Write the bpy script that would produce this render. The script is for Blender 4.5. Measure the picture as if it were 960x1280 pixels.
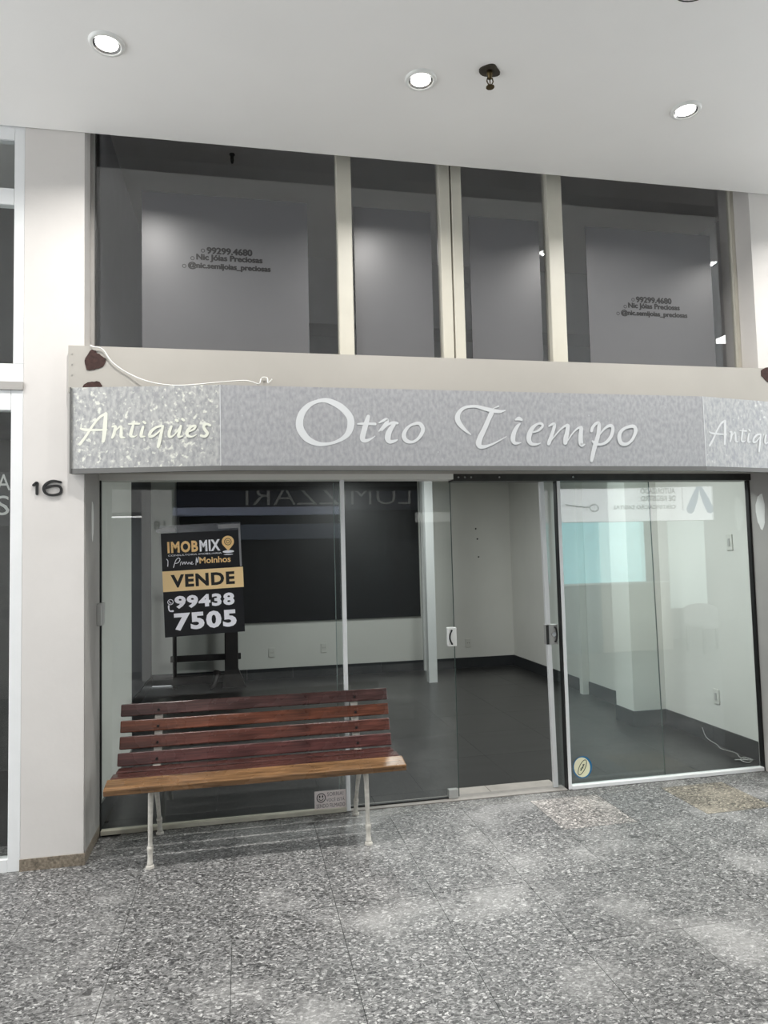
import bpy, bmesh, math, random
from mathutils import Vector, Matrix

for o in list(bpy.data.objects): bpy.data.objects.remove(o, do_unlink=True)
scene = bpy.context.scene
COL = scene.collection

# ------------------------------------------------------------------ camera
CAM = Vector((0.0, -4.596, 1.65))
PITCH, ROLL, YAW, FPX = 0.06043, -0.02429, 0.20112, 874.73
fw = Vector((math.sin(YAW)*math.cos(PITCH), math.cos(YAW)*math.cos(PITCH), math.sin(PITCH)))
rt = Vector((math.cos(YAW), -math.sin(YAW), 0.0))
up = rt.cross(fw)
r2 = rt*math.cos(ROLL) + up*math.sin(ROLL)
u2 = -rt*math.sin(ROLL) + up*math.cos(ROLL)
cd = bpy.data.cameras.new('camera')
cd.sensor_fit = 'VERTICAL'; cd.sensor_height = 36.0; cd.lens = FPX/1280*36.0
cd.clip_start = 0.02; cd.clip_end = 100
cam = bpy.data.objects.new('camera', cd); COL.objects.link(cam)
M = Matrix((( r2.x, u2.x, -fw.x, CAM.x), (r2.y, u2.y, -fw.y, CAM.y), (r2.z, u2.z, -fw.z, CAM.z), (0,0,0,1)))
cam.matrix_world = M
scene.camera = cam

# ------------------------------------------------------------------ world, exposure
w = bpy.data.worlds.new('world'); scene.world = w; w.use_nodes = True
bg = w.node_tree.nodes['Background']
bg.inputs[0].default_value = (0.93, 0.97, 1.0, 1); bg.inputs[1].default_value = 3.0
scene.view_settings.view_transform = 'Standard'
scene.view_settings.look = 'None'
scene.view_settings.gamma = 1.0
scene.view_settings.use_curve_mapping = False
scene.view_settings.exposure = 0.10
LAMP_W = 24.0          # watts of each corridor downlight
SHOP_W = 58.0           # watts of the added panel lamps that brighten the shop
LAMP_COL = (1.0, 0.975, 0.94)

# ------------------------------------------------------------------ helpers
def hexc(s):
    s = s.lstrip('#'); v = [int(s[i:i+2], 16)/255 for i in (0, 2, 4)]
    return tuple(((c/12.92) if c <= .04045 else ((c+.055)/1.055)**2.4) for c in v) + (1.0,)

def nodes(name):
    m = bpy.data.materials.new(name); m.use_nodes = True
    nt = m.node_tree; return m, nt, nt.nodes['Principled BSDF']

def mat(name, col, rough=.5, metal=0.0, var=0.0, scale=8.0, bump=0.0, bscale=60.0, spec=.5, stretch=None, emit=None, estr=0):
    m, nt, b = nodes(name)
    c = hexc(col) if isinstance(col, str) else tuple(col)+(1,) if len(col) == 3 else col
    b.inputs['Base Color'].default_value = c
    b.inputs['Roughness'].default_value = rough
    b.inputs['Metallic'].default_value = metal
    b.inputs['Specular IOR Level'].default_value = spec
    geo = nt.nodes.new('ShaderNodeNewGeometry'); vec = geo.outputs['Position']
    if stretch:
        mp = nt.nodes.new('ShaderNodeMapping'); mp.inputs['Scale'].default_value = stretch
        nt.links.new(vec, mp.inputs['Vector']); vec = mp.outputs['Vector']
    if var:
        n = nt.nodes.new('ShaderNodeTexNoise'); n.inputs['Scale'].default_value = scale; n.inputs['Detail'].default_value = 6
        nt.links.new(vec, n.inputs['Vector'])
        r = nt.nodes.new('ShaderNodeMapRange'); r.inputs[1].default_value = .3; r.inputs[2].default_value = .7
        r.inputs[3].default_value = 1-var; r.inputs[4].default_value = 1+var
        nt.links.new(n.outputs['Fac'], r.inputs[0])
        mx = nt.nodes.new('ShaderNodeMix'); mx.data_type = 'RGBA'; mx.blend_type = 'MULTIPLY'; mx.inputs[0].default_value = 1
        mx.inputs[6].default_value = c; nt.links.new(r.outputs[0], mx.inputs[7])
        nt.links.new(mx.outputs[2], b.inputs['Base Color'])
    if bump:
        n2 = nt.nodes.new('ShaderNodeTexNoise'); n2.inputs['Scale'].default_value = bscale; n2.inputs['Detail'].default_value = 4
        nt.links.new(vec, n2.inputs['Vector'])
        bp = nt.nodes.new('ShaderNodeBump'); bp.inputs['Strength'].default_value = bump; bp.inputs['Distance'].default_value = .004
        nt.links.new(n2.outputs['Fac'], bp.inputs['Height']); nt.links.new(bp.outputs[0], b.inputs['Normal'])
    if emit:
        b.inputs['Emission Color'].default_value = hexc(emit) if isinstance(emit, str) else tuple(emit)+(1,)
        b.inputs['Emission Strength'].default_value = estr
    return m

def glass_mat(name, tint, f0=.045, rough=0.0):
    m = bpy.data.materials.new(name); m.use_nodes = True; nt = m.node_tree; nt.nodes.clear()
    out = nt.nodes.new('ShaderNodeOutputMaterial'); mix = nt.nodes.new('ShaderNodeMixShader')
    tr = nt.nodes.new('ShaderNodeBsdfTransparent'); tr.inputs[0].default_value = tint
    gl = nt.nodes.new('ShaderNodeBsdfGlossy'); gl.inputs['Roughness'].default_value = rough; gl.inputs[0].default_value = (1, 1, 1, 1)
    lw = nt.nodes.new('ShaderNodeLayerWeight'); lw.inputs[0].default_value = .5
    pw = nt.nodes.new('ShaderNodeMath'); pw.operation = 'POWER'; pw.inputs[1].default_value = 5
    mr = nt.nodes.new('ShaderNodeMapRange'); mr.inputs[3].default_value = f0; mr.inputs[4].default_value = 1
    nt.links.new(lw.outputs['Facing'], pw.inputs[0]); nt.links.new(pw.outputs[0], mr.inputs[0])
    nt.links.new(mr.outputs[0], mix.inputs[0]); nt.links.new(tr.outputs[0], mix.inputs[1]); nt.links.new(gl.outputs[0], mix.inputs[2])
    nt.links.new(mix.outputs[0], out.inputs[0]); return m

def link(name, me, material, parent=None, smooth=False):
    if isinstance(material, (list, tuple)):
        for mm in material: me.materials.append(mm)
    elif material: me.materials.append(material)
    if smooth:
        for p in me.polygons: p.use_smooth = True
    o = bpy.data.objects.new(name, me); COL.objects.link(o)
    if parent: o.parent = parent
    return o

class MB:
    def __init__(s): s.v = []; s.f = []
    def add(s, vs, fs):
        k = len(s.v); s.v += [tuple(v) for v in vs]; s.f += [tuple(i+k for i in f) for f in fs]; return s
    def box(s, x0, x1, y0, y1, z0, z1):
        return s.add([(x0,y0,z0),(x1,y0,z0),(x1,y1,z0),(x0,y1,z0),(x0,y0,z1),(x1,y0,z1),(x1,y1,z1),(x0,y1,z1)],
                     [(0,3,2,1),(4,5,6,7),(0,1,5,4),(1,2,6,5),(2,3,7,6),(3,0,4,7)])
    def prism(s, poly, z0, z1):          # poly: xy list, counter-clockwise
        n = len(poly); vs = [(x,y,z0) for x,y in poly]+[(x,y,z1) for x,y in poly]
        return s.add(vs, [tuple(range(n-1,-1,-1)), tuple(range(n,2*n))]+[(i,(i+1)%n,n+(i+1)%n,n+i) for i in range(n)])
    def plate(s, poly, y0, y1):          # poly: xz list (counter-clockwise seen from -y), thickness along y
        n = len(poly); vs = [(x,y0,z) for x,z in poly]+[(x,y1,z) for x,z in poly]
        return s.add(vs, [tuple(range(n)), tuple(range(2*n-1,n-1,-1))]+[((i+1)%n,i,n+i,n+(i+1)%n) for i in range(n)])
    def lathe(s, prof, c, axis='z', n=24, cap=True):
        vs = []; fs = []; m = len(prof)
        for r, h in prof:
            for k in range(n):
                a = 2*math.pi*k/n; p = (r*math.cos(a), r*math.sin(a), h)
                if axis == 'y': p = (p[0], p[2], p[1])
                if axis == 'x': p = (p[2], p[0], p[1])
                vs.append((c[0]+p[0], c[1]+p[1], c[2]+p[2]))
        for i in range(m-1):
            for k in range(n): fs.append((i*n+k, i*n+(k+1)%n, (i+1)*n+(k+1)%n, (i+1)*n+k))
        if cap: fs.append(tuple(range(n-1,-1,-1))); fs.append(tuple(range((m-1)*n, m*n)))
        return s.add(vs, fs)
    def tube(s, pts, rad, n=8, closed=False):
        pts = [Vector(p) for p in pts]; m = len(pts); vs = []; fs = []
        rads = rad if isinstance(rad, (list, tuple)) else [rad]*m
        ref = Vector((0.31, 0.17, 0.93)).normalized()
        for i, p in enumerate(pts):
            a = pts[(i-1) % m] if (i > 0 or closed) else p
            b = pts[(i+1) % m] if (i < m-1 or closed) else p
            t = (b-a).normalized()
            if abs(t.dot(ref)) > .97: rr = Vector((1,0,0))
            else: rr = ref
            u = t.cross(rr).normalized(); v = t.cross(u)
            for k in range(n):
                an = 2*math.pi*k/n; vs.append(p+u*(rads[i]*math.cos(an))+v*(rads[i]*math.sin(an)))
        for i in range(m if closed else m-1):
            j = (i+1) % m
            for k in range(n): fs.append((i*n+k, i*n+(k+1) % n, j*n+(k+1) % n, j*n+k))
        if not closed: fs.append(tuple(range(n-1,-1,-1))); fs.append(tuple(range((m-1)*n, m*n)))
        return s.add(vs, fs)
    def mesh(s, name):
        me = bpy.data.meshes.new(name); me.from_pydata(s.v, [], s.f); me.update()
        bm = bmesh.new(); bm.from_mesh(me); bmesh.ops.recalc_face_normals(bm, faces=bm.faces); bm.to_mesh(me); bm.free()
        return me
    def build(s, name, material, parent=None, smooth=False, bevel=0, seg=1):
        me = s.mesh(name)
        if bevel:
            bm = bmesh.new(); bm.from_mesh(me)
            bmesh.ops.bevel(bm, geom=list(bm.edges), offset=bevel, segments=seg, affect='EDGES', profile=.5)
            bm.to_mesh(me); bm.free()
        return link(name, me, material, parent, smooth)

def box(name, x0, x1, y0, y1, z0, z1, material, parent=None, bevel=0):
    return MB().box(x0,x1,y0,y1,z0,z1).build(name, material, parent, bevel=bevel)
def tag(o, label, cat, group=None, kind=None):
    o['label'] = label; o['category'] = cat
    if group: o['group'] = group
    if kind: o['kind'] = kind
    return o
def struct(o, label, cat): return tag(o, label, cat, kind='structure')
def empty(name, loc=(0,0,0), rz=0.0):
    o = bpy.data.objects.new(name, None); o.empty_display_size = .05; COL.objects.link(o)
    o.location = loc; o.rotation_euler = (0,0,rz); return o
def copy_tree(o, parent=None):
    c = o.copy(); COL.objects.link(c)
    for k in list(c.keys()): pass
    if parent:
        c.parent = parent; c.matrix_parent_inverse = o.matrix_parent_inverse.copy()
    for ch in list(o.children): copy_tree(ch, c)
    return c

# text as flat print: fits the string into w x h, on the plane origin + u*U + v*V, raised along N
def text_mesh(body, w, h=None, bold=0.0, shear=0.0, space=1.0):
    cu = bpy.data.curves.new('txt', 'FONT'); cu.body = body; cu.size = 1; cu.offset = bold; cu.shear = shear; cu.space_character = space
    cu.resolution_u = 3; cu.fill_mode = 'FRONT' if hasattr(cu, 'fill_mode') else cu.fill_mode
    ob = bpy.data.objects.new('txt', cu); COL.objects.link(ob)
    dg = bpy.context.evaluated_depsgraph_get(); me = bpy.data.meshes.new_from_object(ob.evaluated_get(dg))
    bpy.data.objects.remove(ob, do_unlink=True); bpy.data.curves.remove(cu)
    vs = [v.co.copy() for v in me.vertices]; fs = [tuple(p.vertices) for p in me.polygons]
    bpy.data.meshes.remove(me)
    x0 = min(v.x for v in vs); x1 = max(v.x for v in vs); y0 = min(v.y for v in vs); y1 = max(v.y for v in vs)
    sx = w/(x1-x0); sy = (h/(y1-y0)) if h else sx
    return [((v.x-x0)*sx, (v.y-y0)*sy) for v in vs], fs
def text_on(name, body, origin, U, V, N, w, h, material, parent=None, bold=0.0, shear=0.0, off=.0008, heavy=0.0, space=1.0):
    p2, fs = text_mesh(body, w, h, bold, shear, space)
    o = Vector(origin)+Vector(N)*off; U = Vector(U); V = Vector(V)
    sh = [(0,0)] + ([(heavy,0),(-heavy,0),(0,heavy*.6),(0,-heavy*.6)] if heavy else [])      # heavier weight: the glyphs struck again, slightly shifted
    vv = []; ff = []
    for k, (dx, dy) in enumerate(sh):
        c = len(vv); vv += [o+U*(a+dx)+V*(b+dy)+Vector(N)*(.0001*k) for a, b in p2]; ff += [tuple(i+c for i in f) for f in fs]
    me = bpy.data.meshes.new(name); me.from_pydata(vv, [], ff); me.update()
    return link(name, me, material, parent)
def catmull(pts, closed, sub=6):
    n = len(pts); out = []
    rng = range(n) if closed else range(n-1)
    g = (lambda i: pts[i % n]) if closed else (lambda i: pts[min(max(i, 0), n-1)])
    for i in rng:
        p0, p1, p2, p3 = g(i-1), g(i), g(i+1), g(i+2)
        for k in range(sub):
            t = k/sub
            out.append(tuple(.5*((2*b)+(c-a)*t+(2*a-5*b+4*c-d)*t*t+(3*b-a-3*c+d)*t**3) for a, b, c, d in zip(p0, p1, p2, p3)))
    if not closed: out.append(tuple(pts[-1]))
    return out
def stroke_2d(strokes, fat=1.0):
    vs = []; fs = []; lay = 0
    for closed, pts in strokes:
        lay += 1
        s = catmull(pts, bool(closed)); n = len(s); k = len(vs)
        for i in range(n):
            a = s[(i-1) % n] if (closed or i > 0) else s[i]; b = s[(i+1) % n] if (closed or i < n-1) else s[i]
            tx, ty = b[0]-a[0], b[1]-a[1]; L = math.hypot(tx, ty) or 1; nx, ny = -ty/L, tx/L; h = s[i][2]*.5*fat
            vs += [(s[i][0]+nx*h, s[i][1]+ny*h, lay), (s[i][0]-nx*h, s[i][1]-ny*h, lay)]
        for i in range(n if closed else n-1):
            j = (i+1) % n; fs.append((k+2*i, k+2*i+1, k+2*j+1, k+2*j))
        if not closed:
            for e in (0, n-1):                       # rounded ends
                c = len(vs); r = s[e][2]*.5*fat; ll = lay+(.35 if e else .6)
                vs += [(s[e][0]+r*math.cos(math.pi*q/5), s[e][1]+r*math.sin(math.pi*q/5), ll) for q in range(10)]
                fs.append(tuple(range(c, c+10)))
    return vs, fs
def strokes_on(name, strokes, origin, U, V, N, material, parent=None, off=.001, thick=0.0, fat=1.0):
    p2, fs = stroke_2d(strokes, fat); U, V, N, o = Vector(U), Vector(V), Vector(N), Vector(origin)
    vs = [o+U*a+V*b+N*(off+.00012*c) for a, b, c in p2]
    if thick:
        n = len(vs); edges = {}
        for f in fs:
            for i in range(len(f)):
                e = (f[i], f[(i+1) % len(f)]); kk = tuple(sorted(e)); edges[kk] = None if kk in edges else e
        vs += [p+N*thick for p in vs[:n]]
        fs = fs + [tuple(i+n for i in f) for f in fs] + [(e[0], e[1], e[1]+n, e[0]+n) for e in edges.values() if e]
    me = bpy.data.meshes.new(name); me.from_pydata(vs, [], fs); me.update()
    if thick:
        bm = bmesh.new(); bm.from_mesh(me); bmesh.ops.recalc_face_normals(bm, faces=bm.faces); bm.to_mesh(me); bm.free()
    return link(name, me, material, parent)

OTRO_TIEMPO=[(1,[(0.6086,2.5476,0.0299),(0.6825,2.5137,0.0389),(0.7342,2.4572,0.0407),(0.7401,2.4042,0.0406),(0.7187,2.3511,0.0317),(0.6696,2.3154,0.0193),(0.608,2.2957,0.0175),(0.5472,2.2952,0.0261),(0.4873,2.3226,0.0383),(0.4495,2.3743,0.0435),(0.4434,2.4221,0.0418),(0.4598,2.4747,0.0366),(0.4994,2.5191,0.028),(0.5518,2.5438,0.0211)]),
(0,[(0.8453,2.4589,0.0213),(0.8309,2.4143,0.0302),(0.8145,2.3609,0.0318),(0.8084,2.3255,0.03),(0.8286,2.3151,0.0212),(0.8647,2.3304,0.0089),(0.8829,2.3439,0.0044)]),
(0,[(0.7819,2.4136,0.0089),(0.8131,2.4158,0.0142),(0.8846,2.415,0.0178)]),
(0,[(0.9099,2.4225,0.0089),(0.9391,2.438,0.0161),(0.9572,2.441,0.0197),(0.9522,2.4204,0.0232),(0.9289,2.3933,0.0178),(0.906,2.3726,0.0071)]),
(0,[(0.924,2.3755,0.0071),(0.961,2.4116,0.0125),(0.9929,2.4236,0.0179),(1.0201,2.4213,0.0143)]),
(0,[(1.0,2.4166,0.0197),(0.969,2.3715,0.0321),(0.9589,2.3313,0.0356),(0.972,2.311,0.0249),(1.0038,2.3166,0.0143),(1.0157,2.3229,0.0071)]),
(1,[(1.1481,2.4231,0.0198),(1.1705,2.4008,0.0252),(1.1715,2.3738,0.0234),(1.1456,2.3331,0.018),(1.1083,2.3103,0.0161),(1.0719,2.3172,0.0251),(1.0562,2.3439,0.0268),(1.0662,2.3771,0.0215),(1.0972,2.4089,0.0144)]),
(0,[(1.4713,2.3584,0.0057),(1.439,2.3829,0.0185),(1.4035,2.4215,0.0312),(1.39,2.4568,0.0326),(1.4021,2.4925,0.0242),(1.4324,2.5193,0.0185),(1.4733,2.53,0.0171),(1.5177,2.5301,0.0186),(1.5693,2.5168,0.0244),(1.6138,2.5082,0.0244),(1.6586,2.5018,0.0201),(1.6965,2.5097,0.0058)]),
(0,[(1.618,2.5198,0.0043),(1.6538,2.5348,0.0101)]),
(0,[(1.6096,2.4959,0.0301),(1.5856,2.449,0.0286),(1.5575,2.3914,0.03),(1.5298,2.3412,0.0327),(1.5189,2.302,0.0355),(1.5353,2.2844,0.0256),(1.5763,2.2904,0.0157),(1.6293,2.3122,0.01),(1.6981,2.3486,0.0043)]),
(0,[(1.7624,2.453,0.0116),(1.7825,2.4605,0.0231),(1.8005,2.4536,0.0145)]),
(0,[(1.7881,2.4288,0.0101),(1.7683,2.4084,0.0216),(1.748,2.3721,0.0273),(1.739,2.3325,0.0302),(1.7495,2.3096,0.0216),(1.7721,2.309,0.0129),(1.7912,2.3128,0.0043)]),
(0,[(1.8738,2.3771,0.0087),(1.9087,2.3884,0.0131),(1.9352,2.4141,0.016),(1.9297,2.4307,0.016),(1.9027,2.4282,0.0145),(1.8687,2.4024,0.0246),(1.8489,2.366,0.0318),(1.8429,2.3298,0.0303),(1.8595,2.3047,0.0231),(1.8938,2.3027,0.013),(1.9187,2.3102,0.0043)]),
(0,[(1.9776,2.4157,0.0087),(2.0053,2.4306,0.0161),(2.0151,2.4235,0.0219),(2.0076,2.3942,0.0219),(1.992,2.354,0.0233),(1.9775,2.3211,0.0247),(1.9715,2.3066,0.0218)]),
(0,[(1.991,2.3285,0.0073),(2.03,2.3726,0.0088),(2.0705,2.4096,0.0117),(2.1024,2.4246,0.0176)]),
(0,[(2.1045,2.4195,0.0249),(2.0991,2.3843,0.0278),(2.087,2.3403,0.0321),(2.082,2.3147,0.0292)]),
(0,[(2.1022,2.3295,0.0073),(2.1313,2.37,0.0088),(2.1681,2.4034,0.0118),(2.1945,2.4111,0.0191)]),
(0,[(2.1942,2.4059,0.025),(2.1876,2.3633,0.0294),(2.186,2.3266,0.0323),(2.1911,2.3009,0.0264),(2.2134,2.3048,0.0059)]),
(0,[(2.2623,2.3898,0.0192),(2.2713,2.4121,0.0192),(2.2922,2.4345,0.0177),(2.3123,2.4399,0.0207),(2.3152,2.4163,0.0252),(2.3064,2.3645,0.0266),(2.2909,2.3201,0.0295),(2.2726,2.2684,0.0279),(2.2603,2.2243,0.0264),(2.2537,2.2023,0.0191)]),
(0,[(2.3085,2.3571,0.0103),(2.338,2.3907,0.0118),(2.3713,2.4185,0.0163),(2.3996,2.4233,0.0223),(2.4091,2.4026,0.0223),(2.3967,2.3617,0.0222),(2.3668,2.3244,0.0192),(2.326,2.3056,0.0148),(2.2864,2.309,0.0162),(2.2672,2.3236,0.0147)]),
(1,[(2.5493,2.423,0.0224),(2.5663,2.4045,0.0254),(2.5615,2.3746,0.0224),(2.5366,2.3333,0.0179),(2.4989,2.3084,0.0193),(2.4628,2.3141,0.0267),(2.4499,2.3474,0.0282),(2.4622,2.3847,0.0223),(2.4959,2.4111,0.0179)])]
ANTIGUES=[(0,[(0.049,2.3047,0.0143),(0.0797,2.3442,0.0143),(0.1192,2.4059,0.0125),(0.1588,2.4544,0.0125),(0.1914,2.4734,0.0144)]),
(0,[(0.194,2.4734,0.0179),(0.1896,2.4179,0.0215),(0.1852,2.3598,0.0214),(0.179,2.3197,0.0161)]),
(0,[(0.0533,2.3939,0.0089),(0.0752,2.3863,0.0143),(0.1368,2.3832,0.0107),(0.1984,2.3837,0.0089)]),
(0,[(0.2292,2.4009,0.0072),(0.2468,2.3988,0.0161),(0.238,2.3587,0.0161),(0.2291,2.3383,0.0125)]),
(0,[(0.2353,2.3587,0.0054),(0.26,2.3895,0.0072),(0.2776,2.3999,0.0125),(0.2793,2.3712,0.0161),(0.2793,2.3426,0.0161),(0.2995,2.3368,0.0054)]),
(0,[(0.3526,2.4279,0.009),(0.3375,2.379,0.0161),(0.3321,2.3478,0.0161),(0.3524,2.3411,0.0072),(0.3656,2.3497,0.0036)]),
(0,[(0.32,2.4134,0.0072),(0.379,2.4139,0.0108)]),
(0,[(0.4038,2.4242,0.0126),(0.4126,2.4168,0.0125)]),
(0,[(0.401,2.3956,0.0125),(0.3921,2.3644,0.0161),(0.3903,2.3421,0.0143),(0.4114,2.3416,0.0054)]),
(0,[(0.5087,2.3978,0.0108),(0.476,2.3922,0.0125),(0.445,2.3678,0.0161),(0.4379,2.3428,0.0161),(0.4626,2.345,0.0107),(0.498,2.3756,0.009)]),
(0,[(0.5113,2.3968,0.0125),(0.4996,2.3487,0.0161),(0.4906,2.3086,0.0179),(0.4843,2.282,0.0161)]),
(0,[(0.584,2.4312,0.0126),(0.5928,2.4238,0.0126)]),
(0,[(0.6194,2.435,0.0126),(0.6282,2.4276,0.0126)]),
(0,[(0.5581,2.3941,0.0126),(0.5465,2.3611,0.0161),(0.549,2.3369,0.0143),(0.5728,2.3454,0.0072),(0.604,2.3868,0.0072)]),
(0,[(0.6111,2.3956,0.0126),(0.6021,2.36,0.0161),(0.5993,2.3359,0.0143),(0.6214,2.339,0.0054)]),
(0,[(0.6569,2.3633,0.0072),(0.6835,2.3762,0.0108),(0.6925,2.3939,0.0126),(0.6704,2.3917,0.0126),(0.6498,2.3679,0.0179),(0.6461,2.3438,0.0161),(0.6699,2.3344,0.009),(0.6965,2.3445,0.0045)]),
(0,[(0.7739,2.3967,0.0126),(0.7545,2.4043,0.0126),(0.7385,2.393,0.0144),(0.7454,2.3722,0.0161),(0.7585,2.3522,0.0161),(0.745,2.3346,0.0143),(0.723,2.3395,0.0125)])]
DIGIT_ONE=[(-1.13,2.08),(-1.112,2.094),(-1.112,2.065),(-1.112,2.031)]
DIGIT_SIX=[(-0.99,2.096),(-1.032,2.103),(-1.065,2.087),(-1.078,2.061),(-1.065,2.034),(-1.032,2.024),(-0.994,2.033),(-0.986,2.056),(-0.999,2.074),(-1.032,2.076),(-1.069,2.065)]
CORD=[(-0.807,2.86),(-0.76,2.848),(-0.709,2.776),(-0.623,2.714),(-0.515,2.667),(-0.383,2.647),(-0.25,2.655),(-0.114,2.672),(0.023,2.685),(0.073,2.677),(0.11,2.668),(0.125,2.707),(0.157,2.708),(0.162,2.674),(0.185,2.699)]
RUST_UP=[(-0.853,2.8),(-0.815,2.847),(-0.781,2.821),(-0.742,2.79),(-0.764,2.752),(-0.806,2.733),(-0.849,2.731)]
RUST_LOW=[(-0.866,2.63),(-0.832,2.663),(-0.781,2.66),(-0.772,2.633)]
RUST_RIGHT=[(3.521,2.837),(3.548,2.866),(3.619,2.879),(3.641,2.818),(3.587,2.771),(3.543,2.793)]
POSTER=[(-0.5,1.814),(-0.01,1.831),(-0.491,1.167),(-0.006,1.172)]
SIGN_SEAM=[(-0.111,2.622),(-0.115,2.168)]

# ------------------------------------------------------------------ materials
def granite():
    m, nt, b = nodes('granite'); L = nt.links.new
    geo = nt.nodes.new('ShaderNodeNewGeometry')
    def noise(sc, det, src=geo.outputs['Position']):
        n = nt.nodes.new('ShaderNodeTexNoise'); n.inputs['Scale'].default_value = sc; n.inputs['Detail'].default_value = det
        L(src, n.inputs['Vector']); return n
    wob = noise(35, 2); ad = nt.nodes.new('ShaderNodeVectorMath'); ad.operation = 'MULTIPLY_ADD'
    ad.inputs[1].default_value = (.03, .03, 0); L(wob.outputs['Color'], ad.inputs[0]); L(geo.outputs['Position'], ad.inputs[2])
    mp = nt.nodes.new('ShaderNodeMapping'); mp.inputs['Rotation'].default_value = (0,0,.5); mp.inputs['Scale'].default_value = (.8, 1.35, 1)
    L(ad.outputs[0], mp.inputs['Vector'])
    vo = nt.nodes.new('ShaderNodeTexVoronoi'); vo.inputs['Scale'].default_value = 118; L(mp.outputs[0], vo.inputs['Vector'])
    sep = nt.nodes.new('ShaderNodeSeparateColor'); L(vo.outputs['Color'], sep.inputs[0])
    cr = nt.nodes.new('ShaderNodeValToRGB'); e = cr.color_ramp.elements
    e[0].position = 0.0; e[0].color = (.026,.026,.028,1); e[1].position = 1.0; e[1].color = (.50,.495,.485,1)
    for p, v in ((.17,.055),(.34,.11),(.62,.165),(.86,.245)):
        k = cr.color_ramp.elements.new(p); k.color = (v, v*.995, v*.98, 1)
    L(sep.outputs[0], cr.inputs[0])
    fine = noise(150, 3); mr = nt.nodes.new('ShaderNodeMapRange'); mr.inputs[1].default_value = .3; mr.inputs[2].default_value = .7
    mr.inputs[3].default_value = .62; mr.inputs[4].default_value = 1.3; L(fine.outputs['Fac'], mr.inputs[0])
    m1 = nt.nodes.new('ShaderNodeMix'); m1.data_type = 'RGBA'; m1.blend_type = 'MULTIPLY'; m1.inputs[0].default_value = 1
    L(cr.outputs[0], m1.inputs[6]); L(mr.outputs[0], m1.inputs[7])
    # pale worn scuffs and darker trodden areas, with shapes of their own
    big = noise(1.9, 5); r2_ = nt.nodes.new('ShaderNodeMapRange'); r2_.inputs[1].default_value = .52; r2_.inputs[2].default_value = .70
    r2_.inputs[3].default_value = 0; r2_.inputs[4].default_value = .5; L(big.outputs['Fac'], r2_.inputs[0])
    m2 = nt.nodes.new('ShaderNodeMix'); m2.data_type = 'RGBA'; m2.inputs[7].default_value = (.40,.395,.385,1)
    L(r2_.outputs[0], m2.inputs[0]); L(m1.outputs[2], m2.inputs[6])
    sp = noise(9, 2); r3 = nt.nodes.new('ShaderNodeMapRange'); r3.inputs[1].default_value = .715; r3.inputs[2].default_value = .735
    r3.inputs[3].default_value = 0; r3.inputs[4].default_value = .85; L(sp.outputs['Fac'], r3.inputs[0])
    m3 = nt.nodes.new('ShaderNodeMix'); m3.data_type = 'RGBA'; m3.inputs[7].default_value = (.03,.03,.03,1)
    L(r3.outputs[0], m3.inputs[0]); L(m2.outputs[2], m3.inputs[6])
    oi = nt.nodes.new('ShaderNodeObjectInfo'); m4 = nt.nodes.new('ShaderNodeMix'); m4.data_type = 'RGBA'; m4.blend_type = 'MULTIPLY'; m4.inputs[0].default_value = 1
    L(m3.outputs[2], m4.inputs[6]); L(oi.outputs['Color'], m4.inputs[7]); L(m4.outputs[2], b.inputs['Base Color'])
    b.inputs['Roughness'].default_value = .48
    return m
def wood():
    m, nt, b = nodes('varnished_wood'); L = nt.links.new
    tc = nt.nodes.new('ShaderNodeTexCoord'); mp = nt.nodes.new('ShaderNodeMapping'); mp.inputs['Scale'].default_value = (2.2, 34, 34)
    L(tc.outputs['Object'], mp.inputs['Vector'])
    n = nt.nodes.new('ShaderNodeTexNoise'); n.inputs['Scale'].default_value = 2.2; n.inputs['Detail'].default_value = 7; n.inputs['Distortion'].default_value = .6
    L(mp.outputs[0], n.inputs['Vector'])
    r = nt.nodes.new('ShaderNodeMapRange'); r.inputs[1].default_value = .3; r.inputs[2].default_value = .72; r.inputs[3].default_value = .35; r.inputs[4].default_value = 1.4
    L(n.outputs['Fac'], r.inputs[0])
    oi = nt.nodes.new('ShaderNodeObjectInfo'); mx = nt.nodes.new('ShaderNodeMix'); mx.data_type = 'RGBA'; mx.blend_type = 'MULTIPLY'; mx.inputs[0].default_value = 1
    L(oi.outputs['Color'], mx.inputs[6]); L(r.outputs[0], mx.inputs[7])
    n2 = nt.nodes.new('ShaderNodeTexNoise'); n2.inputs['Scale'].default_value = 7; n2.inputs['Detail'].default_value = 3; L(tc.outputs['Object'], n2.inputs['Vector'])
    L(mx.outputs[2], b.inputs['Base Color'])
    rr = nt.nodes.new('ShaderNodeMapRange'); rr.inputs[3].default_value = .12; rr.inputs[4].default_value = .42; L(n2.outputs['Fac'], rr.inputs[0]); L(rr.outputs[0], b.inputs['Roughness'])
    bp = nt.nodes.new('ShaderNodeBump'); bp.inputs['Strength'].default_value = .25; bp.inputs['Distance'].default_value = .002; L(n.outputs['Fac'], bp.inputs['Height']); L(bp.outputs[0], b.inputs['Normal'])
    return m
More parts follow.
